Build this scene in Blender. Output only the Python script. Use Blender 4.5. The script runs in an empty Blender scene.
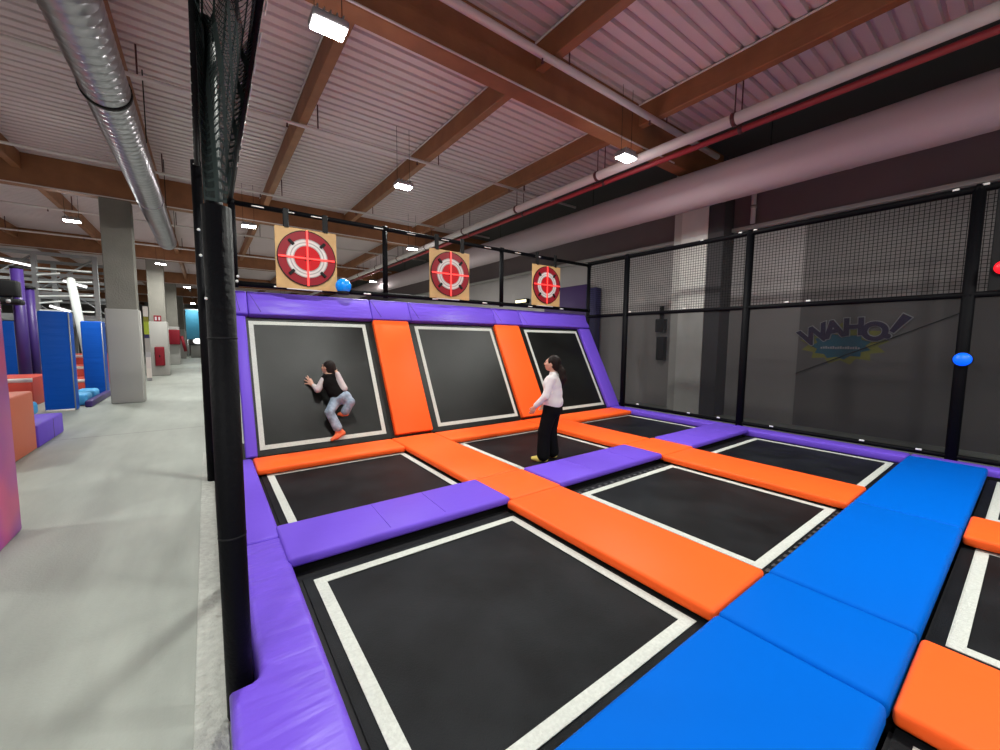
import bpy, bmesh, math, random
import numpy as np
from mathutils import Vector, Matrix
random.seed(4)
C = bpy.context.scene.collection
sc = bpy.context.scene
V = Vector

# ------------------------------------------------------------------ materials
def mat(name, col, rough=.5, metal=0, bump=None, var=None, spec=.5, emit=None, coat=0):
    """bump=(scale, strength, stretch xyz) ; var=(scale, amount)"""
    m = bpy.data.materials.new(name); m.use_nodes = True
    nt = m.node_tree; b = nt.nodes['Principled BSDF']
    b.inputs['Base Color'].default_value = (*col, 1); b.inputs['Roughness'].default_value = rough
    b.inputs['Metallic'].default_value = metal; b.inputs['Specular IOR Level'].default_value = spec
    b.inputs['Coat Weight'].default_value = coat
    if emit:
        b.inputs['Emission Color'].default_value = (*emit[0], 1); b.inputs['Emission Strength'].default_value = emit[1]
    tc = nt.nodes.new('ShaderNodeTexCoord')
    if var:
        n = nt.nodes.new('ShaderNodeTexNoise'); n.inputs['Scale'].default_value = var[0]; n.inputs['Detail'].default_value = 5
        nt.links.new(tc.outputs['Object'], n.inputs['Vector'])
        r = nt.nodes.new('ShaderNodeMapRange'); r.inputs[1].default_value = .3; r.inputs[2].default_value = .7
        r.inputs[3].default_value = 1 - var[1]; r.inputs[4].default_value = 1 + var[1]
        nt.links.new(n.outputs['Fac'], r.inputs[0])
        mx = nt.nodes.new('ShaderNodeMix'); mx.data_type = 'RGBA'; mx.blend_type = 'MULTIPLY'; mx.inputs[0].default_value = 1
        mx.inputs[6].default_value = (*col, 1); nt.links.new(r.outputs[0], mx.inputs[7]); nt.links.new(mx.outputs[2], b.inputs['Base Color'])
    if bump:
        mp = nt.nodes.new('ShaderNodeMapping'); mp.inputs['Scale'].default_value = bump[2] if len(bump) > 2 else (1, 1, 1)
        nt.links.new(tc.outputs['Object'], mp.inputs['Vector'])
        n = nt.nodes.new('ShaderNodeTexNoise'); n.inputs['Scale'].default_value = bump[0]; n.inputs['Detail'].default_value = 3
        nt.links.new(mp.outputs[0], n.inputs['Vector'])
        bp = nt.nodes.new('ShaderNodeBump'); bp.inputs['Strength'].default_value = bump[1]; bp.inputs['Distance'].default_value = .05 if 'creased' in name else .02
        nt.links.new(n.outputs['Fac'], bp.inputs['Height']); nt.links.new(bp.outputs[0], b.inputs['Normal'])
    return m

def glow(name, col, strength):
    return mat(name, tuple(min(1, c) for c in col), .4, emit=(col, strength))

def net_mat(name, col, cell, wire, axes, extra=0.0):
    """knotted netting: strands are opaque, the holes are open; extra = share of fine yarn filling the holes"""
    m = bpy.data.materials.new(name); m.use_nodes = True; nt = m.node_tree
    for n in list(nt.nodes):
        if n.type != 'OUTPUT_MATERIAL': nt.nodes.remove(n)
    out = [n for n in nt.nodes if n.type == 'OUTPUT_MATERIAL'][0]
    tc = nt.nodes.new('ShaderNodeTexCoord'); sp = nt.nodes.new('ShaderNodeSeparateXYZ'); nt.links.new(tc.outputs['Object'], sp.inputs[0])
    fs = []
    for a in axes:
        d = nt.nodes.new('ShaderNodeMath'); d.operation = 'DIVIDE'; d.inputs[1].default_value = cell; nt.links.new(sp.outputs[a], d.inputs[0])
        f = nt.nodes.new('ShaderNodeMath'); f.operation = 'FRACT'; nt.links.new(d.outputs[0], f.inputs[0])
        l = nt.nodes.new('ShaderNodeMath'); l.operation = 'LESS_THAN'; l.inputs[1].default_value = wire / cell; nt.links.new(f.outputs[0], l.inputs[0])
        fs.append(l)
    mx = nt.nodes.new('ShaderNodeMath'); mx.operation = 'MAXIMUM'
    nt.links.new(fs[0].outputs[0], mx.inputs[0]); nt.links.new(fs[1].outputs[0], mx.inputs[1])
    m2 = nt.nodes.new('ShaderNodeMath'); m2.operation = 'MAXIMUM'; nt.links.new(mx.outputs[0], m2.inputs[0]); m2.inputs[1].default_value = extra
    tr = nt.nodes.new('ShaderNodeBsdfTransparent'); df = nt.nodes.new('ShaderNodeBsdfDiffuse'); df.inputs[0].default_value = (*col, 1)
    ms = nt.nodes.new('ShaderNodeMixShader'); nt.links.new(m2.outputs[0], ms.inputs[0]); nt.links.new(tr.outputs[0], ms.inputs[1]); nt.links.new(df.outputs[0], ms.inputs[2])
    nt.links.new(ms.outputs[0], out.inputs[0])
    return m

PURPLE = (.150, .072, .600); ORANGE = (1.0, .120, .018); BLUE = (.0, .112, .56)
M = {}
M['purple'] = mat('purple_vinyl', PURPLE, .5, bump=(5, .22, (1, 1, 1)), spec=.15)
M['purple_creased'] = mat('creased_purple_vinyl', PURPLE, .38, bump=(4.0, .42, (.4, 2.0, 1)), spec=.26)
M['orange'] = mat('orange_vinyl', ORANGE, .5, bump=(5, .15), spec=.15)
M['blue'] = mat('blue_vinyl', BLUE, .55, bump=(4, .12), spec=.03)
M['bed'] = mat('black_jump_fabric', (.0105, .0117, .0133), .5, bump=(240, .25, (1, .4, 1)), var=(2.2, .5), spec=.09)
M['bed_glossy'] = mat('shiny_jump_fabric', (.008, .0085, .008), .32, bump=(240, .2, (1, .4, 1)), var=(1.6, .4), spec=.26)  # glossier version of the black fabric, for the sloped beds
M['line'] = mat('white_line_paint', (.54, .555, .515), .7, bump=(120, .3), var=(60, .1))
M['loop'] = mat('grey_webbing', (.045, .045, .048), .6)
M['black'] = mat('black_foam_sleeve', (.0022, .0022, .0035), .6, bump=(40, .2), spec=.10)
M['steel_black'] = mat('black_painted_steel', (.008, .008, .009), .6, spec=.2)
M['tie'] = mat('white_cable_tie', (.8, .8, .78), .4)
M['concrete'] = None
M['wood'] = mat('glulam_timber', (.26, .105, .042), .6, bump=(30, .2, (.15, .15, 1)), var=(3, .16))
M['deck'] = mat('white_pink_steel_deck', (.64, .535, .55), .5, var=(.6, .05))
M['deck_dark'] = mat('dark_roof_strip', (.055, .052, .050), .8)  # darker colour for the roof strip on the fence side
M['pipe'] = mat('white_painted_pipe', (.68, .62, .61), .45)
M['redpipe'] = mat('red_painted_pipe', (.34, .03, .04), .45)
M['rod'] = mat('dark_red_rod', (.09, .02, .025), .5)
M['galv'] = mat('galvanised_duct_steel', (.42, .40, .44), .30, metal=1, bump=(9, .2, (1, .25, 1)), var=(3, .12))
M['duct'] = mat('pinkish_fabric_duct', (.47, .385, .41), .8, bump=(3, .2))
M['pillar'] = mat('grey_cast_concrete', (.20, .19, .168), .85, bump=(30, .3), var=(2, .1))
M['pillarpad'] = mat('grey_pillar_padding', (.36, .35, .335), .55, bump=(3, .15))
M['wall'] = mat('grey_plaster_wall', (.36, .33, .33), .85, var=(.5, .12))
M['wall_dark'] = mat('dark_wall_paint', (.12, .105, .11), .85, var=(.5, .1))
M['ledge'] = mat('pale_steel_ledge', (.42, .40, .39), .6)
M['ply'] = mat('plywood_board', (.50, .31, .13), .6, bump=(20, .1, (1, 1, .2)), var=(4, .12))
M['tred'] = mat('dark_red_paint', (.24, .012, .022), .4, spec=.2)
M['tbright'] = mat('red_disc_paint', (.45, .010, .016), .45, spec=.15)
M['twhite'] = mat('white_ring_paint', (.60, .57, .56), .5)
M['tgrey'] = mat('grey_ring_paint', (.30, .28, .28), .4)
M['cross'] = glow('red_light_strip', (1, .045, .04), 1.3)
M['blueglow'] = glow('lit_blue_dome', (.0, .10, 1.0), 1.0)
M['blueball'] = mat('blue_plastic_dome', (.0, .22, .75), .25, emit=((0, .2, .8), .25))
M['redglow'] = glow('lit_red_dome', (1.0, .01, .02), .9)
M['led'] = glow('white_led_strip', (1, .98, .93), 60)
M['lamp'] = mat('grey_lamp_housing', (.30, .30, .31), .5)
M['pink'] = None
M['grey_steel'] = mat('grey_galvanised_frame', (.30, .31, .32), .45, metal=.3)
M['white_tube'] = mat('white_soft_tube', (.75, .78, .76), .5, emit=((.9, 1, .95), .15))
M['blue_pad'] = mat('deep_blue_vinyl', (.003, .080, .45), .45, bump=(3.0, .9, (.3, .3, 2.0)), spec=.15)
M['purple_dark'] = mat('dark_purple_vinyl', (.045, .018, .15), .45)
M['lightblue'] = mat('light_blue_foam', (.08, .42, .80), .5)
M['red_foam'] = mat('red_foam', (.62, .07, .04), .5)
M['white_foam'] = mat('white_foam_edge', (.75, .70, .66), .5)
M['red_metal'] = mat('red_cabinet_paint', (.20, .010, .02), .5, spec=.2)
M['far_blue'] = mat('cyan_blue_print', (.01, .12, .20), .6)
M['navy'] = mat('navy_vinyl', (.02, .015, .09), .6)
M['pit'] = mat('dark_pit_floor', (.012, .012, .016), .9)
M['skin'] = mat('skin', (.60, .33, .24), .55)
M['hair'] = mat('dark_hair', (.012, .007, .006), .6, bump=(60, .5, (1, 1, .2)), spec=.15)
M['shirt'] = mat('white_ribbed_knit', (.72, .69, .70), .85, bump=(26, .5, (.2, .2, 2.2)))
M['trouser'] = mat('black_trouser_cloth', (.005, .005, .006), .9, spec=.08)
M['sock_yellow'] = mat('yellow_sock', (.75, .58, .14), .8)
M['sock_orange'] = mat('orange_sock', (.75, .16, .06), .8)
M['jean'] = mat('washed_denim', (.25, .31, .39), .85, bump=(18, .6), var=(14, .4), spec=.1)
M['vest'] = mat('black_vest_cloth', (.006, .005, .005), .9, bump=(30, .3), spec=.08)
M['sleeve'] = mat('pale_grey_sleeve', (.52, .46, .47), .85, bump=(30, .3))
M['eye'] = mat('dark_eye', (.01, .007, .006), .15)
M['lip'] = mat('lip', (.45, .14, .12), .5)
M['yellow_print'] = mat('yellow_wall_print', (.26, .25, .04), .8)
M['blue_print'] = mat('blue_wall_print', (.015, .11, .18), .8)
M['letter'] = mat('dark_purple_print', (.028, .012, .06), .8)
M['white_print'] = mat('white_print', (.42, .41, .44), .7)
M['lime'] = mat('lime_print', (.40, .50, .03), .6)
M['net'] = net_mat('black_knotted_net', (.012, .012, .013), .05, .0075, ('Y', 'Z'))
M['netx'] = net_mat('black_knotted_net_back', (.012, .012, .013), .05, .004, ('X', 'Z'))
M['nettop'] = net_mat('dark_green_black_net', (.028, .036, .036), .05, .011, ('X', 'Y'), .45)
M['screen'] = net_mat('black_fine_mesh_screen', (.016, .016, .018), .05, .0, ('Y', 'Z'), .66)

def concrete():
    m = mat('polished_grey_concrete', (.31, .325, .297), .5, bump=(60, .12), spec=.3)
    nt = m.node_tree; b = nt.nodes['Principled BSDF']
    tc = nt.nodes.new('ShaderNodeTexCoord')
    def noise(scale, sx, sy):
        mp = nt.nodes.new('ShaderNodeMapping'); mp.inputs['Scale'].default_value = (sx, sy, 1); nt.links.new(tc.outputs['Object'], mp.inputs[0])
        n = nt.nodes.new('ShaderNodeTexNoise'); n.inputs['Scale'].default_value = scale; n.inputs['Detail'].default_value = 6
        nt.links.new(mp.outputs[0], n.inputs['Vector']); return n.outputs['Fac']
    a, c = noise(.7, 1, 1), noise(5, 1, .2)
    add = nt.nodes.new('ShaderNodeMath'); add.operation = 'ADD'; nt.links.new(a, add.inputs[0]); nt.links.new(c, add.inputs[1])
    r = nt.nodes.new('ShaderNodeValToRGB'); r.color_ramp.elements[0].position = .38; r.color_ramp.elements[1].position = .64
    r.color_ramp.elements[0].color = (.272, .290, .264, 1); r.color_ramp.elements[1].color = (.345, .365, .332, 1)
    h = nt.nodes.new('ShaderNodeMath'); h.operation = 'MULTIPLY'; h.inputs[1].default_value = .5; nt.links.new(add.outputs[0], h.inputs[0]); nt.links.new(h.outputs[0], r.inputs[0])
    # sawn joints every 4.8 m
    sp = nt.nodes.new('ShaderNodeSeparateXYZ'); nt.links.new(tc.outputs['Object'], sp.inputs[0])
    s = nt.nodes.new('ShaderNodeMath'); s.operation = 'SUBTRACT'; s.inputs[1].default_value = 8.55; nt.links.new(sp.outputs['Y'], s.inputs[0])
    d = nt.nodes.new('ShaderNodeMath'); d.operation = 'PINGPONG'; d.inputs[1].default_value = 4.8; nt.links.new(s.outputs[0], d.inputs[0])
    l = nt.nodes.new('ShaderNodeMath'); l.operation = 'LESS_THAN'; l.inputs[1].default_value = .012; nt.links.new(d.outputs[0], l.inputs[0])
    mx = nt.nodes.new('ShaderNodeMix'); mx.data_type = 'RGBA'; nt.links.new(l.outputs[0], mx.inputs[0]); nt.links.new(r.outputs[0], mx.inputs[6]); mx.inputs[7].default_value = (.13, .13, .12, 1)
    nt.links.new(mx.outputs[2], b.inputs['Base Color'])
    return m
M['concrete'] = concrete()

def pink_print():
    m = mat('pink_purple_print', (.5, .05, .25), .4, bump=(3, .15)); nt = m.node_tree; b = nt.nodes['Principled BSDF']
    tc = nt.nodes.new('ShaderNodeTexCoord'); n = nt.nodes.new('ShaderNodeTexNoise'); n.inputs['Scale'].default_value = 1.6; n.inputs['Detail'].default_value = 1
    nt.links.new(tc.outputs['Object'], n.inputs['Vector'])
    r = nt.nodes.new('ShaderNodeValToRGB'); r.color_ramp.elements[0].position = .35; r.color_ramp.elements[1].position = .62
    r.color_ramp.elements[0].color = (.28, .03, .40, 1); r.color_ramp.elements[1].color = (.66, .07, .24, 1)
    nt.links.new(n.outputs['Fac'], r.inputs[0]); nt.links.new(r.outputs[0], b.inputs['Base Color']); return m
M['pink'] = pink_print()

# ------------------------------------------------------------------ helpers
def tag(o, label=None, cat=None, group=None, kind=None):
    if label: o['label'] = label
    if cat: o['category'] = cat
    if group: o['group'] = group
    if kind: o['kind'] = kind
    return o
def thing(name, label, cat, loc=(0, 0, 0), rz=0, group=None):
    o = bpy.data.objects.new(name, None); C.objects.link(o); o.location = loc; o.rotation_euler = (0, 0, rz); o.empty_display_size = .1
    return tag(o, label, cat, group)
def obj(name, bm, m, parent=None, smooth=True, label=None):
    me = bpy.data.meshes.new(name)
    if isinstance(bm, bmesh.types.BMesh): bm.to_mesh(me); bm.free()
    else: me.from_pydata(*bm); me.update()
    ms = m if isinstance(m, (list, tuple)) else [m]
    for x in ms: me.materials.append(x)
    if smooth:
        for p in me.polygons: p.use_smooth = True
    o = bpy.data.objects.new(name, me); C.objects.link(o)
    if parent:
        o.parent = parent
    if label: o['label'] = label
    return o
def add_box(bm, a, b, bev=0, seg=2, mtx=None):
    x0, y0, z0 = a; x1, y1, z1 = b
    vs = [bm.verts.new(p) for p in ((x0, y0, z0), (x1, y0, z0), (x1, y1, z0), (x0, y1, z0), (x0, y0, z1), (x1, y0, z1), (x1, y1, z1), (x0, y1, z1))]
    fs = [bm.faces.new([vs[i] for i in q]) for q in ((0, 3, 2, 1), (4, 5, 6, 7), (0, 1, 5, 4), (1, 2, 6, 5), (2, 3, 7, 6), (3, 0, 4, 7))]
    allv = vs
    if bev:
        es = list({e for f in fs for e in f.edges})
        r = bmesh.ops.bevel(bm, geom=es, offset=bev, segments=seg, profile=.5, affect='EDGES')
        allv = list({v for f in r['faces'] for v in f.verts} | {v for f in fs if f.is_valid for v in f.verts})
    if mtx is not None:
        bmesh.ops.transform(bm, matrix=mtx, verts=[v for v in allv if v.is_valid])
    return allv
def box(a, b, bev=0, seg=2, mtx=None):
    bm = bmesh.new(); add_box(bm, a, b, bev, seg, mtx); return bm
def add_tube(bm, p, q, r, n=12, r2=None, cap=True):
    p, q = V(p), V(q); d = (q - p); L = d.length; d.normalize(); r2 = r if r2 is None else r2
    u = d.orthogonal().normalized(); w = d.cross(u)
    A = [bm.verts.new(p + (u * math.cos(t) + w * math.sin(t)) * r) for t in [2 * math.pi * i / n for i in range(n)]]
    B = [bm.verts.new(q + (u * math.cos(t) + w * math.sin(t)) * r2) for t in [2 * math.pi * i / n for i in range(n)]]
    for i in range(n):
        j = (i + 1) % n; bm.faces.new((A[i], A[j], B[j], B[i]))
    if cap: bm.faces.new(A[::-1]); bm.faces.new(B)
def tube(p, q, r, n=12, r2=None):
    bm = bmesh.new(); add_tube(bm, p, q, r, n, r2); return bm
def add_disc(bm, c, r0, r1, y0, y1, n=48):
    """ring in the XZ plane about c, thick from y0 to y1"""
    P = []
    for i in range(n):
        t = 2 * math.pi * i / n; ct, st = math.cos(t), math.sin(t)
        P.append([bm.verts.new((c[0] + r * ct, c[1] + y, c[2] + r * st)) for r, y in ((r1, y0), (r1, y1), (r0, y1), (r0, y0))])
    for i in range(n):
        a, b = P[i], P[(i + 1) % n]
        for k in range(4): bm.faces.new((a[k], b[k], b[(k + 1) % 4], a[(k + 1) % 4]))
def ring(*a):
    bm = bmesh.new(); add_disc(bm, *a); bmesh.ops.recalc_face_normals(bm, faces=bm.faces); return bm
def add_ball(bm, c, r, sc_=(1, 1, 1), n=20):
    bmesh.ops.create_uvsphere(bm, u_segments=n, v_segments=n // 2, radius=1, matrix=Matrix.Translation(c) @ Matrix.Diagonal((r * sc_[0], r * sc_[1], r * sc_[2], 1)))
def ball(c, r, s=(1, 1, 1), n=20):
    bm = bmesh.new(); add_ball(bm, c, r, s, n); return bm
def prism(poly, axis, a, b):
    """extrude a 2D polygon along an axis ('X','Y','Z') from a to b"""
    def P(u, v, w): return {'X': (w, u, v), 'Y': (u, w, v), 'Z': (u, v, w)}[axis]
    bm = bmesh.new(); A = [bm.verts.new(P(u, v, a)) for u, v in poly]; B = [bm.verts.new(P(u, v, b)) for u, v in poly]
    n = len(poly)
    for i in range(n): bm.faces.new((A[i], A[(i + 1) % n], B[(i + 1) % n], B[i]))
    bm.faces.new(A[::-1]); bm.faces.new(B); bmesh.ops.recalc_face_normals(bm, faces=bm.faces); return bm
def struct(name, bm, m, label=None, smooth=False):
    o = obj(name, bm, m, smooth=smooth); tag(o, label, None, None, 'structure'); return o
def copy_tree(o, parent=None):
    c = o.copy(); C.objects.link(c); c.parent = parent
    for ch in list(o.children): copy_tree(ch, c)
    return c
def shade_flat_caps(o, ang=.7):
    pass

# ------------------------------------------------------------------ camera
cam = bpy.data.cameras.new('camera'); co = bpy.data.objects.new('camera', cam); C.objects.link(co)
cam.sensor_width = 36; cam.lens = 397.307 / 1000 * 36; cam.clip_start = .05; cam.clip_end = 200
ya, pi_, ro = math.radians(36.454), math.radians(4.881), math.radians(.549)
fw = V((math.sin(ya) * math.cos(pi_), math.cos(ya) * math.cos(pi_), -math.sin(pi_))); rt = V((math.cos(ya), -math.sin(ya), 0)); up = rt.cross(fw)
r2 = rt * math.cos(ro) + up * math.sin(ro); u2 = -rt * math.sin(ro) + up * math.cos(ro)
mw = Matrix((r2, u2, -fw)).transposed().to_4x4(); mw.translation = V((-.515, -1.069, 1.619)); co.matrix_world = mw
sc.camera = co

FL = -.10        # concrete floor level; the jump beds lie at z = 0
CEIL = 5.82
# ------------------------------------------------------------------ setting
bm = bmesh.new()
add_box(bm, (-16, -9, FL - .9), (-.5, 62, FL)); add_box(bm, (-.5, 6.6, FL - .9), (9.5, 62, FL)); add_box(bm, (7.6, -9, FL - .9), (9.5, 6.6, FL)); add_box(bm, (-.5, -9, FL - .9), (7.6, -3.6, FL))
struct('floor', bm, M['concrete'], 'polished grey concrete hall floor')
struct('floor_pit', box((-.5, -3.6, -1.0), (7.6, 6.6, -.85)), M['pit'], 'dark pit floor beneath the trampolines')
struct('trim_1', box((-.63, -4, FL - .002), (-.505, 6.3, FL + .006), .003, 1), mat('grey_edge_tape', (.40, .41, .38), .75, bump=(25, .9), var=(20, .12)), 'grey tape strip along the concrete edge by the trampolines')
# corrugated roof deck, ribs along x
def deck(x0, x1, y0, y1, z, period=.2, depth=.055):
    vs, fs = [], []; ys = []
    k = 0; y = y0
    while y < y1:
        ys += [(y, z), (y + period * .66, z), (y + period * .74, z + depth), (y + period * .93, z + depth)]; y += period
    for (yy, zz) in ys: vs += [(x0, yy, zz), (x1, yy, zz)]
    for i in range(len(ys) - 1): fs.append((2 * i, 2 * i + 1, 2 * i + 3, 2 * i + 2))
    return (vs, [], fs)
struct('ceiling', deck(-16, 7.6, -9, 62, CEIL), M['deck'], 'pinkish white corrugated steel roof deck')
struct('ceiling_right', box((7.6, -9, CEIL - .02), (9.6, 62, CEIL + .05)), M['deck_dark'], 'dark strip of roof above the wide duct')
struct('wall_right', box((9.5, -9, FL), (9.7, 62, CEIL + .1)), M['wall'], 'grey wall behind the black mesh fence')
struct('wall_left', box((-16.2, -9, FL), (-16, 62, CEIL + .1)), M['wall'], 'far grey wall beyond the play frames')
struct('wall_back', box((-16, 62, FL), (9.5, 62.2, CEIL + .1)), M['wall'], 'grey wall at the far end of the hall')
struct('wall_front', box((-16, -9.2, FL), (9.5, -9, CEIL + .1)), M['wall'], 'grey wall behind the viewer')
struct('trim_2', box((9.38, -9, 4.17), (9.5, 40, 4.25)), M['ledge'], 'pale steel ledge along the grey wall')
struct('wall_right_lining', box((9.46, -9, 4.25), (9.5, 40, CEIL)), mat('mauve_wall_paint', (.20, .155, .165), .85, var=(.5, .1)), 'mauve upper wall above the pale ledge')
struct('wall_right_panel', box((9.485, -9, FL), (9.5, 1.95, 4.17)), mat('slate_wall_grey', (.17, .155, .155), .85, var=(.5, .12)), 'slate grey part of the grey wall around the WAHO! sign')  # this end of the wall is a darker grey than the rest
# low dark band and column on the right wall
struct('wall_column_rib', box((9.12, 4.38, FL), (9.5, 4.62, CEIL)), mat('pale_rib_paint', (.62, .60, .58), .8), 'narrow pale rib beside the square column')
o = struct('wall_column', box((9.0, 3.72, FL), (9.5, 4.36, CEIL)), mat('pale_column_paint', (.80, .78, .75), .8, var=(2, .08)), 'pale square column behind the mesh fence')
o = struct('wall_column_shade', box((9.0, 3.36, FL), (9.5, 3.71, CEIL)), mat('charcoal_shade_block', (.06, .055, .06), .8), 'charcoal block put in for the shadow strip beside the pale column')  # dark block added in place of the column's shadow strip
t = tag(obj('wall_pipe', tube((9.36, 2.92, 4.27), (9.36, 2.92, 5.7), .05, 14), M['pipe'], None), 'thin white vertical pipe on the mauve upper wall beside the column', 'pipe')
cl = tube((9.36, 2.92, 4.6), (9.36, 2.92, 4.66), .062, 14); obj('bracket', cl, M['ledge'], t)
# glulam girders (x direction) and purlins (y direction)
ORD = ['over the trampolines', 'over the first free-standing grey pillar', 'second beyond the sloped trampoline wall', 'third beyond the sloped trampoline wall', 'fourth beyond the sloped trampoline wall', 'last at the far hall end']
for k in range(6):
    y = 3.45 + 9.62 * k
    g = struct('ceiling_beam', box((-16, y, 5.1), (9.5, y + .26, CEIL), .012, 1), M['wood'], 'deep brown timber girder crossing the hall, ' + ORD[k])
    c_ = obj('conduit', box((-16, y - .022, 5.105), (7.0, y - .003, 5.13), .004, 1), M['pipe'], g)
for k in range(-6, 3):
    x = 3.40 + 2.43 * k
    if x > 6.6: continue
    nm = 'brown timber roof purlin running away from the viewer, ' + {-6: 'farthest to the hall side', -5: 'seventh', -4: 'sixth', -3: 'fifth', -2: 'beside the silver duct', -1: 'above the first target', 0: 'third from the wide pink duct', 1: 'nearest the long white pipe', 2: ''}.get(k, '')
    if k in (-5, -4, -3): nm += ' from the black mesh fence'
    g = struct('ceiling_purlin', box((x, -9, 5.44), (x + .14, 62, CEIL), .01, 1), M['wood'], nm)
    obj('conduit', box((x - .02, -9, 5.775), (x - .002, 40, 5.80)), M['pipe'], g)

# pillars of the hall
for k in range(1, 6):
    y = 3.45 + 9.62 * k
    struct('pillar', box((-2.52, y, FL), (-1.93, y + .40, 5.1), .015, 1), M['pillar'], 'grey concrete pillar, %s along the corridor' % ['first', 'second', 'third', 'fourth', 'fifth'][k - 1])
    p = tag(obj('pillar_padding', box((-2.55, y - .03, FL), (-1.9, y + .46, 2.35), .03, 3), M['pillarpad']),
        ['grey padded sleeve round the nearest concrete pillar beside the blue pads', 'grey padded sleeve with a red extinguisher box on it', 'grey padded sleeve behind the red cabinet, third along the corridor', 'grey padded sleeve, fourth along the corridor', 'grey padded sleeve, farthest along the corridor'][k - 1], 'padding', 'padded pillar sleeves along the corridor')
    obj('seam', box((-1.904, y + .2, FL + .02), (-1.893, y + .225, 2.33)), M['white_foam'], p)
p = tag(obj('pillar_padding', box((-2.55, 3.5, FL), (-1.9, 4.2, 2.35), .03, 3), M['pink']), 'pink and purple printed padding at the edge of the corridor beside the orange block', 'padding')
obj('seam', box((-2.2, 3.494, FL + .02), (-2.18, 3.502, 2.33)), M['purple_dark'], p)
struct('pillar', box((-2.46, 3.55, FL), (-1.96, 3.95, 5.1), .015, 1), M['pillar'], 'grey concrete pillar inside the pink padding')

# ------------------------------------------------------------------ ducts and pipes
d = thing('spiral_duct', 'silver spiral duct running along the corridor under the roof', 'duct', (-1.385, 0, 4.70))
bm = bmesh.new(); n = 28
def add_lathe_y(bm, prof, cx=0, cz=0, n=28):
    R = []
    for (y, r) in prof: R.append([bm.verts.new((cx + r * math.cos(2 * math.pi * i / n), y, cz + r * math.sin(2 * math.pi * i / n))) for i in range(n)])
    for a, b in zip(R, R[1:]):
        for i in range(n): bm.faces.new((a[i], a[(i + 1) % n], b[(i + 1) % n], b[i]))
prof = []; y = -8.5
while y < 15.9:
    prof += [(y, .238), (y + .09, .238), (y + .10, .242), (y + .11, .238)]; y += .16
add_lathe_y(bm, prof); bmesh.ops.recalc_face_normals(bm, faces=bm.faces); obj('duct_run', bm, M['galv'], d)
for y in (1.2, 6.05, 10.9, 15.6):
    bm = bmesh.new(); add_lathe_y(bm, [(y - .035, .235), (y - .03, .255), (y + .03, .255), (y + .035, .235)]); obj('joint_band', bm, M['steel_black'] if y == 6.05 else M['galv'], d)
for y in (2.0, 7.6, 11.5, 15.0):
    for s in (-1, 1): obj('hanger', tube((s * .245, y, 0), (s * .245, y, 1.1), .008, 6), M['steel_black'], d)
obj('end_cap', tube((0, 15.88, 0), (0, 15.95, 0), .24, 28), M['galv'], d)

d = thing('fabric_duct', 'wide pinkish duct hung under the roof above the mesh fence', 'duct', (7.62, 0, 4.70))
prof = []; y = -8.5
while y < 40:
    prof += [(y, .355), (y + .9, .362), (y + 1.75, .355), (y + 1.8, .362), (y + 1.85, .355)]; y += 1.9
bm = bmesh.new(); add_lathe_y(bm, prof, n=36); bmesh.ops.recalc_face_normals(bm, faces=bm.faces); obj('duct_run', bm, M['duct'], d)
for y in range(-6, 38, 4): obj('hanger', tube((0, y, .35), (0, y, 1.1), .008, 6), M['steel_black'], d)

def pipe_y(name, x, z, r, m, label, ends=(-8.8, 40), hang=2.6, cat='pipe'):
    t = thing(name, label, cat, (x, 0, z))
    obj('pipe_run', tube((0, ends[0], 0), (0, ends[1], 0), r, 16), m, t)
    y = 1.9
    while y < 26:
        obj('hanger_rod', tube((0, y, r), (0, y, CEIL - z), .010, 6), M['rod'], t)
        bm = bmesh.new(); add_lathe_y(bm, [(y - .03, r), (y - .028, r + .012), (y + .028, r + .012), (y + .03, r)]); obj('clamp', bm, M['rod'], t); y += hang
    return t
pipe_y('water_pipe', 6.0, 4.96, .085, M['pipe'], 'long white pipe running away under the roof beside the red pipe', hang=2.6)
pipe_y('fire_pipe', 6.22, 4.88, .045, M['redpipe'], 'thin red pipe running beside the long white pipe', hang=2.6)
def pipe_x(y, z, r, label, x0=-15.5, x1=8.0):
    t = thing('sprinkler_pipe', label, 'pipe', (0, y, z), 0, 'white sprinkler pipes across the roof')
    obj('pipe_run', tube((x0, 0, 0), (x1, 0, 0), r, 12), M['pipe'], t)
    x = -13.3
    while x < 6.6:
        obj('hanger_rod', tube((x, 0, r), (x, 0, CEIL - z), .012, 6), M['rod'], t)
        bm = bmesh.new(); add_tube(bm, (x - .5, 0, -r - .05), (x - .5, 0, 0), .013, 6); add_ball(bm, (x - .5, 0, -r - .05), .022, n=8); obj('sprinkler_head', bm, M['rod'], t); x += 2.43
    return t
pipe_x(-.9, 5.38, .035, 'white sprinkler pipe crossing the roof nearest the viewer')
pipe_x(3.1, 5.38, .05, 'white pipe crossing in front of the girder over the trampolines')
pipe_x(6.97, 5.38, .03, 'thin white sprinkler pipe crossing between the two nearest girders')
pipe_x(11.2, 5.38, .03, 'thin white sprinkler pipe crossing just before the pillar girder')
pipe_x(16.5, 5.38, .03, 'thin white sprinkler pipe crossing first beyond the pillar girder')
pipe_x(20.8, 5.38, .03, 'thin white sprinkler pipe crossing far down the hall')

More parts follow.
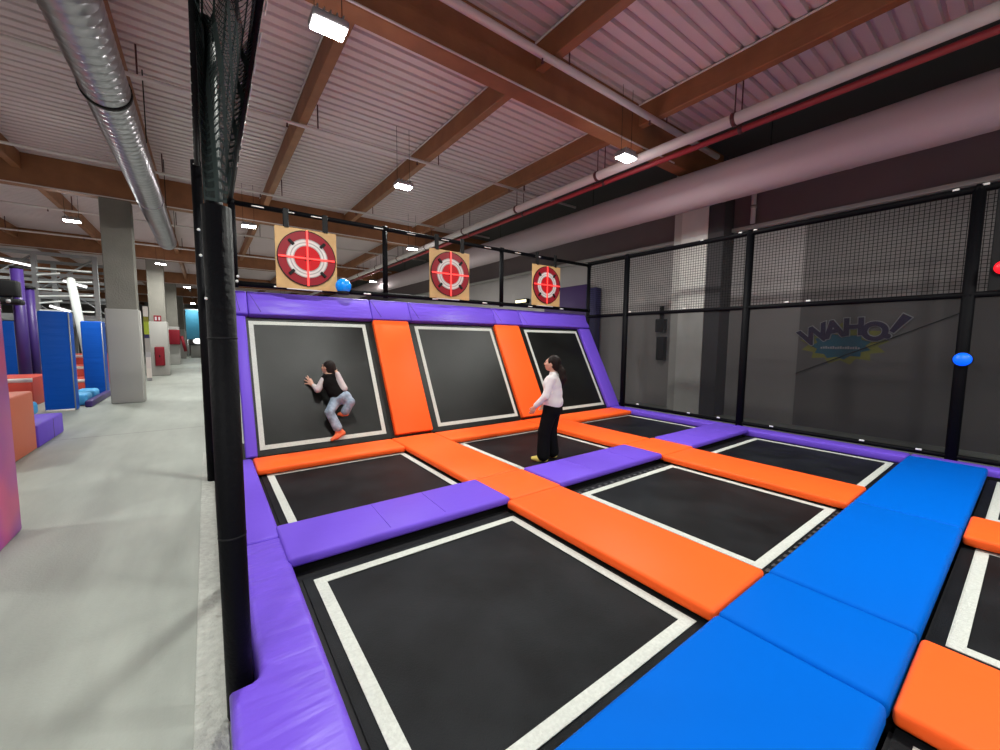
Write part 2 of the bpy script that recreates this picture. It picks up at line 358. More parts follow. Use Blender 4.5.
# ------------------------------------------------------------------ lamps
LZ = 4.70
def make_lamp():
    t = thing('high_bay_lamp', 'x', 'lamp', (0, 0, 0), 0, 'white high bay lamps under the roof')
    obj('housing', box((-.17, -.115, 0), (.17, .115, .07), .015, 2), M['lamp'], t)
    for s in (-1, 1):
        bm = bmesh.new(); add_box(bm, (-.155, s * .055 - .04, -.02), (.155, s * .055 + .04, .004), .008, 2); obj('led_strip', bm, M['led'], t)
        obj('cable', tube((s * .13, 0, .07), (s * .13, 0, CEIL - LZ), .004, 5), M['steel_black'], t)
    for i in range(5):
        obj('cooling_fin', box((-.12 + i * .06 - .006, -.10, .07), (-.12 + i * .06 + .006, .10, .11)), M['lamp'], t)
    return t
LAMPS = [((.60, 3.36), 'high bay lamp above the sloped trampoline wall beside the black corner post'),
         ((5.29, 3.29), 'high bay lamp hanging beside the long white pipe before the mesh fence'),
         ((2.82, 6.78), 'high bay lamp above and between the first and second targets'),
         ((.57, 12.1), 'small-looking high bay lamp left of the first target'),
         ((5.24, 11.8), 'small-looking high bay lamp left of the second target'),
         ((-3.25, 14.5), 'high bay lamp in front of the play frame beside the grey pillar'),
         ((3.8, -1.6), 'high bay lamp above the blue walkway'),
         ((-2.4, -3.2), 'high bay lamp behind the viewer above the concrete'),
         ((2.6, -5.6), 'high bay lamp behind the viewer above the pads'),
         ((6.6, -4.5), 'high bay lamp behind the viewer beside the wide duct'),
         ((-5.4, 5.4), 'high bay lamp over the orange block'),
         ((-3.9, 6.9 - 9.2), 'high bay lamp behind the viewer over the open floor'),
         ((-9.8, 9.5), 'high bay lamp over the play frames'),
         ((-9.8, 1.2), 'unseen high bay lamp added to brighten the roof, far to the side of the orange block'), ((-8.5, -5.2), 'unseen high bay lamp added behind the viewer to brighten the roof, farthest from the mesh fence'),  # two unseen lamps added to brighten the roof on the far side
         ((-1.9, 21.0), 'high bay lamp between the second and third corridor pillars'),
         ((-8.2, 20.5), 'high bay lamp over the far play frames'),
         ((2.7, 20.0), 'high bay lamp far behind the targets'),
         ((6.75, 20.2), 'high bay lamp far behind the third target'),
         ((-1.3, 30.0), 'high bay lamp between the third and fourth corridor pillars'),
         ((-8, 31), 'high bay lamp over the far left hall'), ((4, 31), 'high bay lamp over the far right hall'),
         ((-1.3, 44.0), 'high bay lamp near the corridor end'), ((-9, 44), 'high bay lamp at the far left end'), ((5, 44), 'high bay lamp at the far right end')]
proto = make_lamp()
LAMP_W = 150
ld = bpy.data.lights.new('lamp_light', 'AREA'); ld.shape = 'RECTANGLE'; ld.size = .34; ld.size_y = .22; ld.energy = LAMP_W; ld.color = (.975, 1, .93)
lu = bpy.data.lights.new('roof_fill', 'POINT'); lu.energy = LAMP_W * .085; lu.shadow_soft_size = .25; lu.color = (1, .95, .93)  # extra all-round light at each lamp, added to brighten the roof
for i, ((x, y), lab) in enumerate(LAMPS):
    o = proto if i == 0 else copy_tree(proto)
    o.location = (x, y, LZ); o['label'] = lab
    l = bpy.data.objects.new('lamp_light', ld); C.objects.link(l); l.location = (x, y, LZ - .045)
    l = bpy.data.objects.new('roof_fill', lu); C.objects.link(l); l.location = (x, y, LZ - .14)
w = bpy.data.worlds.new('world'); sc.world = w; w.use_nodes = True
w.node_tree.nodes['Background'].inputs[0].default_value = (.9, .85, .9, 1); w.node_tree.nodes['Background'].inputs[1].default_value = .05

# ------------------------------------------------------------------ trampolines
def border(bm, x0, y0, x1, y1, w_, z, th=.004):
    for a, b in (((x0, y0), (x1, y0 + w_)), ((x0, y1 - w_), (x1, y1)), ((x0, y0 + w_), (x0 + w_, y1 - w_)), ((x1 - w_, y0 + w_), (x1, y1 - w_))):
        add_box(bm, (a[0], a[1], z), (b[0], b[1], z + th))
def bed_mesh(x0, y0, x1, y1, sag=.012, n=14):
    vs, fs = [], []
    for j in range(n + 1):
        for i in range(n + 1):
            u, v = i / n, j / n
            vs.append((x0 + (x1 - x0) * u, y0 + (y1 - y0) * v, -sag * (math.sin(math.pi * u) * math.sin(math.pi * v)) ** .6))
    for j in range(n):
        for i in range(n):
            a = j * (n + 1) + i; fs.append((a, a + 1, a + n + 2, a + n + 1))
    return (vs, [], fs)
def trampoline(xa, ya_, xb, yb, lx0, ly0, lx1, ly1, label, loops=True, group='black flat trampolines', _n=[0]):
    _n[0] += 1; loops = _n[0] == 3
    cx, cy = (lx0 + lx1) / 2, (ly0 + ly1) / 2
    t = thing('trampoline', label, 'trampoline', (cx, cy, 0), 0, None)
    obj('jump_bed', bed_mesh(lx0 - cx - .06, ly0 - cy - .06, lx1 - cx + .06, ly1 - cy + .06), M['bed'], t)
    bm = bmesh.new(); border(bm, lx0 - cx, ly0 - cy, lx1 - cx, ly1 - cy, .07, .001); obj('white_border', bm, M['line'], t, smooth=False)
    bm = bmesh.new()
    for (a, b) in (((xa, ya_), (xb, ly0 - .061)), ((xa, ly1 + .061), (xb, yb)), ((xa, ly0 - .06), (lx0 - .061, ly1 + .06)), ((lx1 + .061, ly0 - .06), (xb, ly1 + .06))):
        if b[0] > a[0] and b[1] > a[1]: add_box(bm, (a[0] - cx, a[1] - cy, -.05), (b[0] - cx, b[1] - cy, -.008))
    obj('spring_cover', bm, M['steel_black'], t, smooth=False)
    if loops:
        bm = bmesh.new()
        x = lx0
        while x < lx1:
            for yy in (ly0 - .058, ly1 + .02): add_box(bm, (x - cx, yy - cy, .0), (x - cx + .05, yy - cy + .038, .006), .002, 1)
            x += .11
        y = ly0
        while y < ly1:
            for xx in (lx0 - .058, lx1 + .02): add_box(bm, (xx - cx, y - cy, .0), (xx - cx + .038, y - cy + .05, .006), .002, 1)
            y += .11
        tag(obj('webbing_loops', bm, M['loop'], t), kind='stuff')
    return t
COLS = [(0, 1.715), (2.628, 4.384), (5.286, 6.997)]
CELL = [(-.10, 1.74), (2.46, 4.39), (5.13, 7.05)]
front = ['large-looking flat black trampoline in front of the purple pad, nearest the black corner post',
         'flat black trampoline between the two long orange strips, bordering the blue walkway',
         'flat black trampoline beside the mesh fence, bordering the blue walkway']
back = ['flat black trampoline at the foot of the sloped bed with the climbing girl',
        'flat black trampoline the girl in the white top stands on',
        'flat black trampoline at the foot of the third sloped bed, beside the mesh fence']
for k in range(3):
    a, b = COLS[k]; A, B = CELL[k]
    trampoline(A, -.1, B, 1.88, a, 0, b, 1.719, front[k])
    trampoline(A, 2.48, B, 4.24, a, 2.58, b, 4.291, back[k])
near = ['flat black trampoline at the bottom edge of the photo, below the near orange pad end', 'flat black trampoline on the near side of the blue walkway, between two orange pads', 'flat black trampoline on the near side of the blue walkway, next to the mesh fence']
for k in range(3):
    a, b = COLS[k]; A, B = CELL[k]
    trampoline(A, -2.9, B, -.81, a, -2.64, b, -.885, near[k])

# sloped wall trampolines: local frame (x, s, n)
YB, ZB = 4.951, .147
DV, NV = V((0, .48, .877)).normalized(), V((0, -.877, .48)).normalized()
SL = Matrix(((1, 0, 0, 0), (0, DV.y, NV.y, YB), (0, DV.z, NV.z, ZB), (0, 0, 0, 1)))
def sl(x, s, o): return SL @ V((x, s, o))
def sloped(name, bm, m, parent=None, smooth=True):
    o = obj(name, bm, m, parent, smooth); o.matrix_world = SL; return o
for k in range(3):
    a, b = COLS[k]; A, B = [(-.03, 1.84), (2.48, 4.45), (5.09, 7.06)][k]
    t = thing('wall_trampoline', ['sloped black trampoline with a girl climbing on it', 'sloped black trampoline below the second target, empty', 'sloped black trampoline behind the girl in the white top'][k], 'trampoline')
    t.matrix_world = SL
    obj('jump_bed', bed_mesh(A, -.08, B, 2.06, .02), M['bed_glossy'], t)
    bm = bmesh.new(); border(bm, a, 0, b, 1.975, .06, .001); obj('white_border', bm, M['line'], t, smooth=False)
    obj('frame', box((A, -.1, -.12), (B, 2.06, -.035)), M['steel_black'], t)

# ------------------------------------------------------------------ pads
def pad_bm(a, b, bev=.04, nx=1):
    return box(a, b, min(bev * .62, .48 * (b[2] - a[2]), .45 * (b[0] - a[0])), 3)
def pad(a, b, m, label, bev=.04, group=None, name='floor_pad', piping=None):
    c = V(((a[0] + b[0]) / 2, (a[1] + b[1]) / 2, a[2]))
    o = obj(name, pad_bm(tuple(V(a) - c), tuple(V(b) - c), bev), m); o.location = c
    tag(o, label, 'pad', group)
    return o
def seam(o, a, b, m, r=.004):
    c = o.location; return obj('seam', tube(V(a) - c, V(b) - c, r, 6), m, o)
G = .004
# purple pads between flat trampolines
cross = [(-.13, 1.80), (2.475, 4.42), (5.20, 7.12)]
clab = ['long purple pad between the two flat trampolines nearest the black corner post', 'purple pad in front of the girl in the white top, between the two orange strips', 'purple pad between the two flat trampolines beside the mesh fence']
for k, (a, b) in enumerate(cross):
    o = pad((a, 1.87, .04), (b, 2.50, .115), M['purple'], clab[k], .045, 'purple cross pads')
    for xx in ((a + .62, b - .55) if k != 0 else (a + .75, a + 1.25)): seam(o, (xx, 1.93, .1145), (xx + .02, 2.46, .1145), M['purple'])
# orange strips running away
def strip(x0, x1, w, lab, cut0, cut1):
    pad((x0, -.08, .02), (x1, 1.85, .10), M['orange'], lab + ', front section by the blue walkway', .04, 'orange strips')
    pad((cut0, 1.854, .02), (cut1, 2.515, .10), M['orange'], lab + ', middle section between purple pads', .03, 'orange strips')
    pad((x0, 2.519, .02), (x1, 4.80, .10), M['orange'], lab + ', far section reaching the sloped wall', .04, 'orange strips')
strip(1.735, 2.455, 0, 'orange strip right of the nearest flat trampoline', 1.806, 2.47)
strip(4.385, 5.125, 0, 'orange strip behind the middle flat trampoline', 4.425, 5.195)
# orange foot of the sloped wall
for k, (a, b) in enumerate([(-.10, 1.73), (2.46, 4.38), (5.13, 7.07)]):
    pad((a, 4.23, .02), (b, 4.80, .10), M['orange'], ['orange pad at the foot of the sloped bed with the climbing girl', 'orange pad at the foot of the second sloped bed', 'orange pad at the foot of the third sloped bed near the mesh fence'][k], .045, 'orange foot pads')
# purple edging beside the concrete
pad((-.38, 2.32, -.02), (-.105, 4.80, .10), M['purple'], 'purple edge pad beside the concrete, far section reaching the sloped wall', .05)
def lpad():
    poly = [(-.50, -1.6), (-.105, -1.6), (-.105, 2.315), (-.385, 2.315), (-.385, .96), (-.395, .93), (-.42, .915), (-.50, .91)]
    bm = prism(poly, 'Z', -.16, .10)
    es = [e for e in bm.edges if all(v.co.z > .09 for v in e.verts)]
    bmesh.ops.bevel(bm, geom=es, offset=.04, segments=4, profile=.5, affect='EDGES')
    bmesh.ops.transform(bm, matrix=Matrix.Translation((.3, -.9, 0)), verts=bm.verts)
    o = obj('floor_pad', bm, M['purple_creased']); o.location = (-.3, .9, 0)
    return tag(o, 'creased purple edge pad wrapping round the foot of the black corner post', 'pad')
lpad()
# purple edging beside the right fence
rl = ['purple edge pad along the mesh fence, section nearest the sloped wall', 'purple edge pad along the mesh fence, section before the blue walkway', 'purple edge pad along the mesh fence at the end of the blue walkway', 'purple edge pad along the mesh fence beyond the blue walkway']
for k, (a, b) in enumerate([(2.2, 4.86), (-.1, 2.195), (-.95, -.105), (-3.0, -.955)]):
    pad((7.13 if k != 2 else 7.16, a, -.02), (7.42, b, .10), M['purple'], rl[k], .045)
# blue walkway
bl = ['blue walkway pad nearest the viewer at the bottom of the photo', 'short blue walkway pad between the ends of two orange strips', 'long blue walkway pad in the middle of the walkway', 'blue walkway pad ending at the mesh fence']
for k, (a, b) in enumerate([(-.10, 1.715), (1.72, 2.415), (2.42, 4.445), (4.45, 7.14)]):
    o = pad((a, -.805, .02), (b, -.105, .125), M['blue'], bl[k], .05, 'blue walkway pads')
# near orange pads beyond the blue walkway
for k, (a, b) in enumerate([(1.735, 2.43), (4.31, 4.95)]):
    pad((a, -3.0, .02), (b, -.812, .105), M['orange'], ['orange pad in the bottom right corner, on the near side of the blue walkway', 'orange pad on the near side of the blue walkway, closer to the mesh fence'][k], .045)
# support frame under the pads
bm = bmesh.new()
for (x0, x1) in ((-.30, -.12), (1.84, 2.36), (4.49, 5.03), (7.14, 7.36)): add_box(bm, (x0, -3.4, -.84), (x1, 4.78, .018))
for (y0, y1) in ((-.74, -.17), (1.96, 2.40), (4.38, 4.78)): add_box(bm, (-.1, y0, -.84), (7.1, y1, .016))
tag(obj('support_frame', bm, M['steel_black'], smooth=False), 'black steel support frame under the trampolines and pads', 'frame')

# sloped pads
def spad(a, b, m, label, bev=.035, group=None):
    o = obj('wall_pad', pad_bm(a, b, bev), m); o.matrix_world = SL; return tag(o, label, 'pad', group)
spad((1.84, -.06, -.03), (2.49, 2.035, .08), M['orange'], 'sloped orange pad between the first and second sloped beds', .035, 'orange pads on the sloped wall')
spad((4.44, -.06, -.03), (5.11, 2.035, .08), M['orange'], 'sloped orange pad between the second and third sloped beds', .035, 'orange pads on the sloped wall')
spad((-.17, -.10, -.03), (-.035, 2.02, .08), M['purple'], 'sloped purple pad along the side of the bed with the climbing girl', .035)
spr = spad((7.06, -.10, -.03), (7.45, 2.02, .08), M['purple'], 'sloped purple pad along the fence side of the third sloped bed', .035)
tp = [(-.17, .0), (.004, 1.83), (1.834, 2.55), (2.554, 4.48), (4.484, 5.2), (5.204, 7.45)]
tl = ['small purple corner pad at the top of the sloped wall by the black corner post', 'purple top pad below the first target', 'short purple top pad above the first sloped orange pad', 'purple top pad below the second target', 'short purple top pad above the second sloped orange pad', 'purple top pad below the third target']
for (a, b), l in zip(tp, tl):
    o = spad((a, 2.04, -.05), (b, 2.44, .10), M['purple_creased'] if b - a > 1 else M['purple'], l, .035, 'purple pads along the top of the sloped wall')
    obj('fold_seam', tube((a + .03, 2.40, .1), (a + min(.16, (b - a) * .4), 2.08, .1), .004, 6), M['purple_dark'], o)
# tie dots down the open side of the sloped wall
for i in range(9): obj('cable_tie', ball((7.452, .75 + i * .17, .045), .014, n=8), M['tie'], spr)

# ------------------------------------------------------------------ fences
def quad(p, q, r, s): return ([p, q, r, s], [], [(0, 1, 2, 3)])
def collar(parent, p, axis, r):
    d = V({'X': (1, 0, 0), 'Y': (0, 1, 0), 'Z': (0, 0, 1)}[axis]) * .03
    obj('clamp', tube(V(p) - d, V(p) + d, r + .012, 14), M['black'], parent)
fx = 7.46
f = thing('mesh_fence', 'tall black mesh fence in front of the grey wall with the WAHO! sign', 'fence', (fx, 0, 0))
posts = [4.78, 2.17, -.47, -3.0]
PO = {y: obj('post', tube((0, y, -.85), (0, y, 3.6), .062, 16), M['black'], f) for y in posts}
for z, r in ((3.6, .045), (2.27, .04), (.14, .035)):
    obj('rail', tube((0, -3.0, z), (0, 5.95, z), r, 14), M['black'], f)
for y in posts[:3]:
    for z in (3.6, 2.27): collar(PO[y], (0, y, z), 'Y', .05)
obj('net', quad((.0, -3.0, 2.27), (0, 5.95, 2.27), (0, 5.95, 3.6), (0, -3.0, 3.6)), M['net'], f, smooth=False)
obj('screen', quad((.01, -3.0, .14), (.01, 5.95, .14), (.01, 5.95, 2.27), (.01, -3.0, 2.27)), M['screen'], f, smooth=False)
for (y, z) in ((5.1, .19), (4.3, .19), (3.1, .17), (2.5, .17), (1.6, .16), (.4, .16), (-.2, .16), (2.3, 3.62), (2.05, 3.62), (3.0, 3.62), (-.3, 3.62), (-.55, 3.62), (1.2, 2.31), (1.5, 2.31), (3.3, 2.31), (4.6, 2.31), (-.8, 2.31)):
    obj('cable_tie', box((-.052, y, z + .0), (-.04, y + .06, z + .025), .004, 1), M['tie'], f)

f = thing('mesh_fence', 'black rail fence on top of the sloped wall carrying the three targets', 'fence', (0, 5.93, 0))
bx = [-.14, 2.10, 4.67, 7.46]
PO = {x: obj('post', tube((x, 0, 2.36 if x < 7 else -.09), (x, 0, 3.6), .045, 14), M['black'], f) for x in bx}
for z, r in ((3.56, .036), (2.42, .04)): obj('rail', tube((-.45, 0, z), (7.46, 0, z), r, 14), M['black'], f)
for x in bx:
    for z in (3.56, 2.42): collar(PO[x], (x, 0, z), 'X', .045)
for x in (.1, .5, .9, 1.9, 2.5, 3.2, 4.2, 5.0, 5.6):
    obj('cable_tie', box((x, -.05, 3.54), (x + .16, -.036, 3.555), .004, 1), M['tie'], f)
for x in (.35, .9, 1.7, 3.0, 4.15, 5.4, 6.4):
    obj('cable_tie', box((x, -.052, 2.40), (x + .12, -.040, 2.42), .004, 1), M['tie'], f)

f = thing('mesh_fence', 'black net fence between the concrete corridor and the trampolines, seen end on', 'fence', (-.457, 0, 0))
obj('post', tube((0, 1.0, -.85), (0, 1.0, 2.16), .053, 18), M['black'], f)
obj('post', tube((.02, 2.17, -.85), (.02, 2.17, 3.6), .05, 16), M['black'], f)
obj('post', tube((-.065, 4.77, -.85), (-.065, 4.77, 3.62), .05, 16), M['black'], f)
obj('rail', tube((0, 1.0, 2.12), (.02, 5.93, 2.26), .036, 14), M['black'], f)
obj('rail', tube((-.025, 1.5, 3.58), (-.065, 5.93, 3.58), .028, 14), M['black'], f)
obj('rail', tube((.27, 1.2, 3.6), (.31, 5.93, 3.6), .028, 14), M['black'], f)
obj('rail', tube((0, 1.0, -.04), (0, 4.77, -.04), .035, 14), M['black'], f)
obj('net', quad((0, 1.05, 0), (0, 5.93, 0), (-.03, 5.93, 3.58), (-.03, 1.9, 3.58)), M['net'], f, smooth=False)
# sagging roof net between the two top rails
vs, fs = [], []; nx, ny = 10, 24
for j in range(ny + 1):
    for i in range(nx + 1):
        u, v = i / nx, j / ny
        vs.append((-.03 - .035 * v + (.30 + .07 * v) * u, 1.3 + 4.6 * v, 3.58 - .16 * math.sin(math.pi * u) * (1 + .3 * math.sin(v * 17)) + .02 * u))
for j in range(ny):
    for i in range(nx):
        a = j * (nx + 1) + i; fs.append((a, a + 1, a + nx + 2, a + nx + 1))
obj('roof_net', (vs, [], fs), M['nettop'], f)
# loose hanging net gathered down to the corner post
vs, fs = [], []; nx, ny = 12, 14
for j in range(ny + 1):
    for i in range(nx + 1):
        u, v = i / nx, j / ny
        k = 1 - v
        x = (-.03 + .30 * u) * k + (-.04 + .08 * u) * v + .02 * math.sin(u * 19) * (1 - v)
        y = (1.9 + .35 * math.sin(u * 9)) * k + 1.06 * v
        vs.append((x, y, 3.56 * k + 2.2 * v))
for j in range(ny):
    for i in range(nx):
        a = j * (nx + 1) + i; fs.append((a, a + 1, a + nx + 2, a + nx + 1))
obj('gathered_net', (vs, [], fs), net_mat('dark_green_gathered_net', (.035, .045, .045), .05, .016, ('X', 'Z'), .55), f)
for z in (1.62, .75): obj('sleeve_seam', tube((0, 1.0, z - .004), (0, 1.0, z + .004), .0545, 18), M['steel_black'], f)
for i in range(12): obj('cable_tie', ball((-.062 - .002 * i, 2.5 + .2 * i + random.random() * .1, 3.57), .009, n=6), M['tie'], f)
for i in range(9): obj('cable_tie', box((.31, 1.75 + .33 * i, 3.57), (.318, 1.85 + .33 * i + random.random() * .1, 3.60)), M['tie'], f)
for (x, z) in ((-.062, 2.05), (-.06, 1.95), (.062, 1.88), (-.05, 1.78), (.058, 1.86)): obj('cable_tie', ball((x, .955, z), .006, n=8), M['tie'], f)

# ------------------------------------------------------------------ targets
def target(cx, cz, label):
    t = thing('target_board', label, 'target', (cx, 5.93, cz))
    obj('board', box((-.44, -.075, -.475), (.44, -.055, .445), .004, 1), M['ply'], t, smooth=False)
    obj('outer_ring', ring((0, -.078, 0), .29, .412, -.012, .003), M['tred'], t, smooth=False)
    obj('black_rim', ring((0, -.078, 0), .412, .424, -.016, .003), M['steel_black'], t, smooth=False)
    obj('white_ring', ring((0, -.078, 0), .19, .29, -.016, .003), M['twhite'], t, smooth=False)
    for r in (.29, .24, .195): obj('ring_edge', ring((0, -.078, 0), r - .007, r + .007, -.02, .003), M['tgrey'], t, smooth=False)
    obj('centre_disc', tube((0, -.075, 0), (0, -.096, 0), .193, 40), M['tbright'], t, smooth=False)
    obj('bullseye', ring((0, -.078, 0), .03, .045, -.024, .003), M['steel_black'], t, smooth=False)
    bm = bmesh.new(); add_box(bm, (-.40, -.112, -.012), (.40, -.098, .012)); add_box(bm, (-.012, -.113, -.42), (.012, -.0985, .42)); obj('light_cross', bm, M['cross'], t, smooth=False)
    for sx in (-1, 1):
        for sz in (-1, 1):
            mt = Matrix.Translation((sx * .225, -.098, sz * .225)) @ Matrix.Rotation(-sx * sz * math.radians(45), 4, 'Y')
            bm = bmesh.new(); add_box(bm, (-.05, -.012, -.022), (.05, .012, .022), .004, 1, mt); obj('clip', bm, M['steel_black'], t, smooth=False)
        obj('hanger', box((sx * .28 - .04, -.075, .42), (sx * .28 + .04, -.04, .72), .008, 1), M['steel_black'], t, smooth=False)
    obj('foot_bar', box((-.3, -.1, -.49), (.2, -.06, -.475)), M['twhite'], t, smooth=False)
    return t
target(.82, 2.875, 'square plywood target with red rings, nearest the black corner post')
target(3.37, 2.905, 'square plywood target with red rings, middle of the three')
target(5.92, 2.925, 'square plywood target with red rings, nearest the mesh fence')

# game buttons
def button(loc, d, m, label):
    t = thing('game_button', label, 'light', loc)
    d = V(d).normalized(); q = d.to_track_quat('Z', 'Y').to_matrix().to_4x4()
    bm = bmesh.new(); add_tube(bm, (0, 0, -.02), (0, 0, .03), .095, 24); bmesh.ops.transform(bm, matrix=q, verts=bm.verts); obj('base_ring', bm, M['steel_black'], t)
    bm = bmesh.new(); add_ball(bm, (0, 0, .03), .085, (1, 1, .75), 24); bmesh.ops.transform(bm, matrix=q, verts=bm.verts); obj('dome', bm, m, t)
    return t
obj('upper_panel', box((-.03, -1.10, 2.3), (.03, -.62, 3.56), .01, 1), M['steel_black'], bpy.data.objects['mesh_fence'], smooth=False)
button((7.385, -.485, 1.44), (-1, 0, 0), M['blueglow'], 'glowing blue round button on the black fence post')
button((7.42, -.735, 2.58), (-1, -.1, 0), M['redglow'], 'glowing red button on the fence at the right edge of the photo')
t = thing('game_button', 'blue ball light on the rail beside the first target', 'light', (1.355, 5.86, 2.44))
obj('dome', ball((0, 0, .06), .125, n=28), M['blueball'], t); obj('base_ring', tube((0, 0, -.075), (0, 0, -.02), .09, 20), M['steel_black'], t)
obj('cap', ball((0, -.01, .165), .05, (1, 1, .4), 14), M['tie'], t)  # white spot put on top as the ball's bright reflection

# ------------------------------------------------------------------ wall sign
t = thing('wall_sign', 'wall sign reading WAHO! in dark letters over a yellow and blue burst', 'sign', (9.49, 1.14, 1.72))
def wall_poly(name, pts, x, m, th=.006):   # pts in (u right, v up) as seen from the trampolines; u grows towards -y
    bm = prism([(-u, v) for u, v in pts], 'X', x - th, x); return obj(name, bm, m, t, smooth=False)
def star(n, ra, rb, rx, ry, off=0): return [((ra if i % 2 == 0 else rb) * rx * math.cos(2 * math.pi * i / (2 * n) + off), (ra if i % 2 == 0 else rb) * ry * math.sin(2 * math.pi * i / (2 * n) + off)) for i in range(2 * n)]
def fan(name, pts, x, m, th=.006):
    bm = bmesh.new(); c0 = bm.verts.new((x - th, 0, 0)); A = [bm.verts.new((x - th, -u, v)) for u, v in pts]; B = [bm.verts.new((x, -u, v)) for u, v in pts]; n = len(pts)
    for i in range(n):
        j = (i + 1) % n; bm.faces.new((c0, A[i], A[j])); bm.faces.new((A[i], B[i], B[j], A[j]))
    bmesh.ops.recalc_face_normals(bm, faces=bm.faces); return obj(name, bm, m, t, smooth=False)
fan('yellow_burst', [(u - .1, v - .08) for u, v in star(13, 1, .78, .68, .42, .1)], 0, M['yellow_print'])
fan('blue_burst', [(u - .12, v - .13) for u, v in star(11, 1, .80, .47, .27, .3)], -.008, M['blue_print'])
def letter(ch, u, v, size, rot, bold, m, dx, name):
    cu = bpy.data.curves.new(name, 'FONT'); cu.body = ch; cu.size = size; cu.align_x = 'CENTER'; cu.align_y = 'CENTER'; cu.extrude = .004; cu.offset = bold
    tmp = bpy.data.objects.new(name, cu); C.objects.link(tmp)
    me = bpy.data.meshes.new_from_object(tmp.evaluated_get(bpy.context.evaluated_depsgraph_get())); bpy.data.objects.remove(tmp)
    me.name = name; me.materials.clear(); me.materials.append(m); o = bpy.data.objects.new(name, me); C.objects.link(o); o.parent = t
    # text plane: right = -y, up = +z, facing -x
    R = Matrix(((0, 0, -1), (-1, 0, 0), (0, 1, 0))).to_4x4()
    o.matrix_local = Matrix.Translation((dx, -u, v)) @ R @ Matrix.Rotation(math.radians(rot), 4, 'Z')
    return o
LT = [('W', -.53, .07, .46, 24), ('A', -.23, .18, .46, 12), ('H', .07, .22, .44, 2), ('O', .37, .13, .46, -10)]
for k, (ch, u, v, s_, r_) in enumerate(LT):
    letter(ch, u, v, s_, r_, .034, M['white_print'], -.020 - k * .002, 'letter_outline')
    letter(ch, u, v, s_, r_, .019, M['letter'], -.040 - k * .002, 'letter')
for g_, m_, dx in ((.018, M['white_print'], -.030), (0, M['letter'], -.052)):
    ca, sa = math.cos(math.radians(-33)), math.sin(math.radians(-33))
    def lean(p): return (.655 + p[0] * ca - p[1] * sa, .215 + p[0] * sa + p[1] * ca)
    nm = 'letter_outline' if g_ else 'letter'
    wall_poly(nm, [lean(p) for p in ((-.035 - g_, -.10 - g_), (.035 + g_, -.10 - g_), (.070 + g_, .24 + g_), (-.070 - g_, .24 + g_))], dx, m_)
    wall_poly(nm, [lean((math.cos(a * .524) * (.048 + g_), -.19 + math.sin(a * .524) * (.048 + g_))) for a in range(12)], dx, m_)
bm = bmesh.new()
for i in range(16): add_box(bm, (-.018, .42 - i * .038 - .026, -.19), (-.012, .42 - i * .038, -.155 + .008 * (i % 3)))
tag(obj('small_lettering', bm, M['white_print'], t, smooth=False), kind='stuff')
tag(obj('wall_line', tube((9.46, 1.95, 1.0), (9.46, -.35, 2.2), .008, 6), M['steel_black']), 'thin black line running diagonally across the grey wall past the sign', 'cable')  # thin dark diagonal line, built as a tube
tag(obj('wall_panel', box((9.3, 7.6, FL), (9.46, 9.6, 3.45), .02, 1), mat('purple_panel', (.05, .02, .11), .6), None), 'purple panel on the wall beyond the third target', 'panel')
t = tag(obj('wall_panel', box((9.2, 7.15, FL), (9.46, 7.58, 3.3), .03, 1), M['navy']), 'navy panel on the wall behind the fence corner', 'panel')
t = thing('wall_box', 'dark bracket box on the wall beside the pale column behind the fence', 'box', (9.4, 5.05, 2.0))
obj('casing', box((-.1, -.12, -.1), (.1, .12, .25), .02, 2), M['steel_black'], t); obj('stem', box((-.04, -.05, .25), (.04, .03, .6)), M['steel_black'], t); obj('lower_box', box((-.08, -.14, -.85), (.1, .08, -.22), .02, 2), M['steel_black'], t)
t = thing('wall_lamp', 'small warm lit sign light seen beside the third target', 'lamp', (9.35, 10.9, 3.15))
obj('housing', box((-.06, -.35, -.09), (.1, .35, .09), .02, 1), M['steel_black'], t)
for i in range(5): obj('lit_cell', box((-.075, -.31 + i * .13, -.05), (-.055, -.21 + i * .13, .05)), glow('warm_cell', (1, .9, .55), 2.5), t)

# ------------------------------------------------------------------ corridor side: play area
def pbox(name, a, b, m, label, cat, bev=.04, group=None):
    c = V(((a[0] + b[0]) / 2, (a[1] + b[1]) / 2, a[2])); o = obj(name, box(tuple(V(a) - c), tuple(V(b) - c), bev, 3), m); o.location = c; return tag(o, label, cat, group)
o = pbox('foam_block', (-4.6, 6.4, FL), (-2.67, 7.98, .80), mat('brick_orange_vinyl', (.62, .13, .06), .5, bump=(3, .2)), 'big brick orange foam block behind the pink padding', 'block', .03)
obj('seam', box((.94, -.78, .02), (.967, -.76, .86)), M['red_foam'], o)
o = pbox('foam_block', (-4.3, 8.0, FL), (-2.66, 9.35, .26), M['purple'], 'low purple foam block behind the orange block', 'block', .03)
obj('seam', box((.815, .1, .02), (.822, .12, .34)), M['purple_dark'], o)
for a, b, z, lab in (((-3.53, 12.25), (-3.03, 12.6), 2.2, 'tall blue padded post behind the low purple block'), ((-3.40, 15.3), (-2.95, 15.8), 2.08, 'tall blue padded post beside the nearest grey pillar'), ((-6.3, 18.0), (-5.3, 18.7), 2.1, 'blue padded post farthest from the corridor')):
    o = pbox('padded_post', (a[0], a[1], FL), (b[0], b[1], z), M['blue_pad'], lab, 'padding', .04, 'blue padded posts')
    h = z - FL; w_ = (b[0] - a[0]) / 2; d_ = (b[1] - a[1]) / 2
    obj('edge_piping', tube((w_ - .01, -d_ + .01, .03), (w_ - .01, -d_ + .01, h - .03), .012, 8), M['grey_steel'], o)
    obj('base_strip', box((-w_ + .02, -d_ - .012, .0), (w_ - .02, -d_ + .01, .05)), M['white_foam'], o)
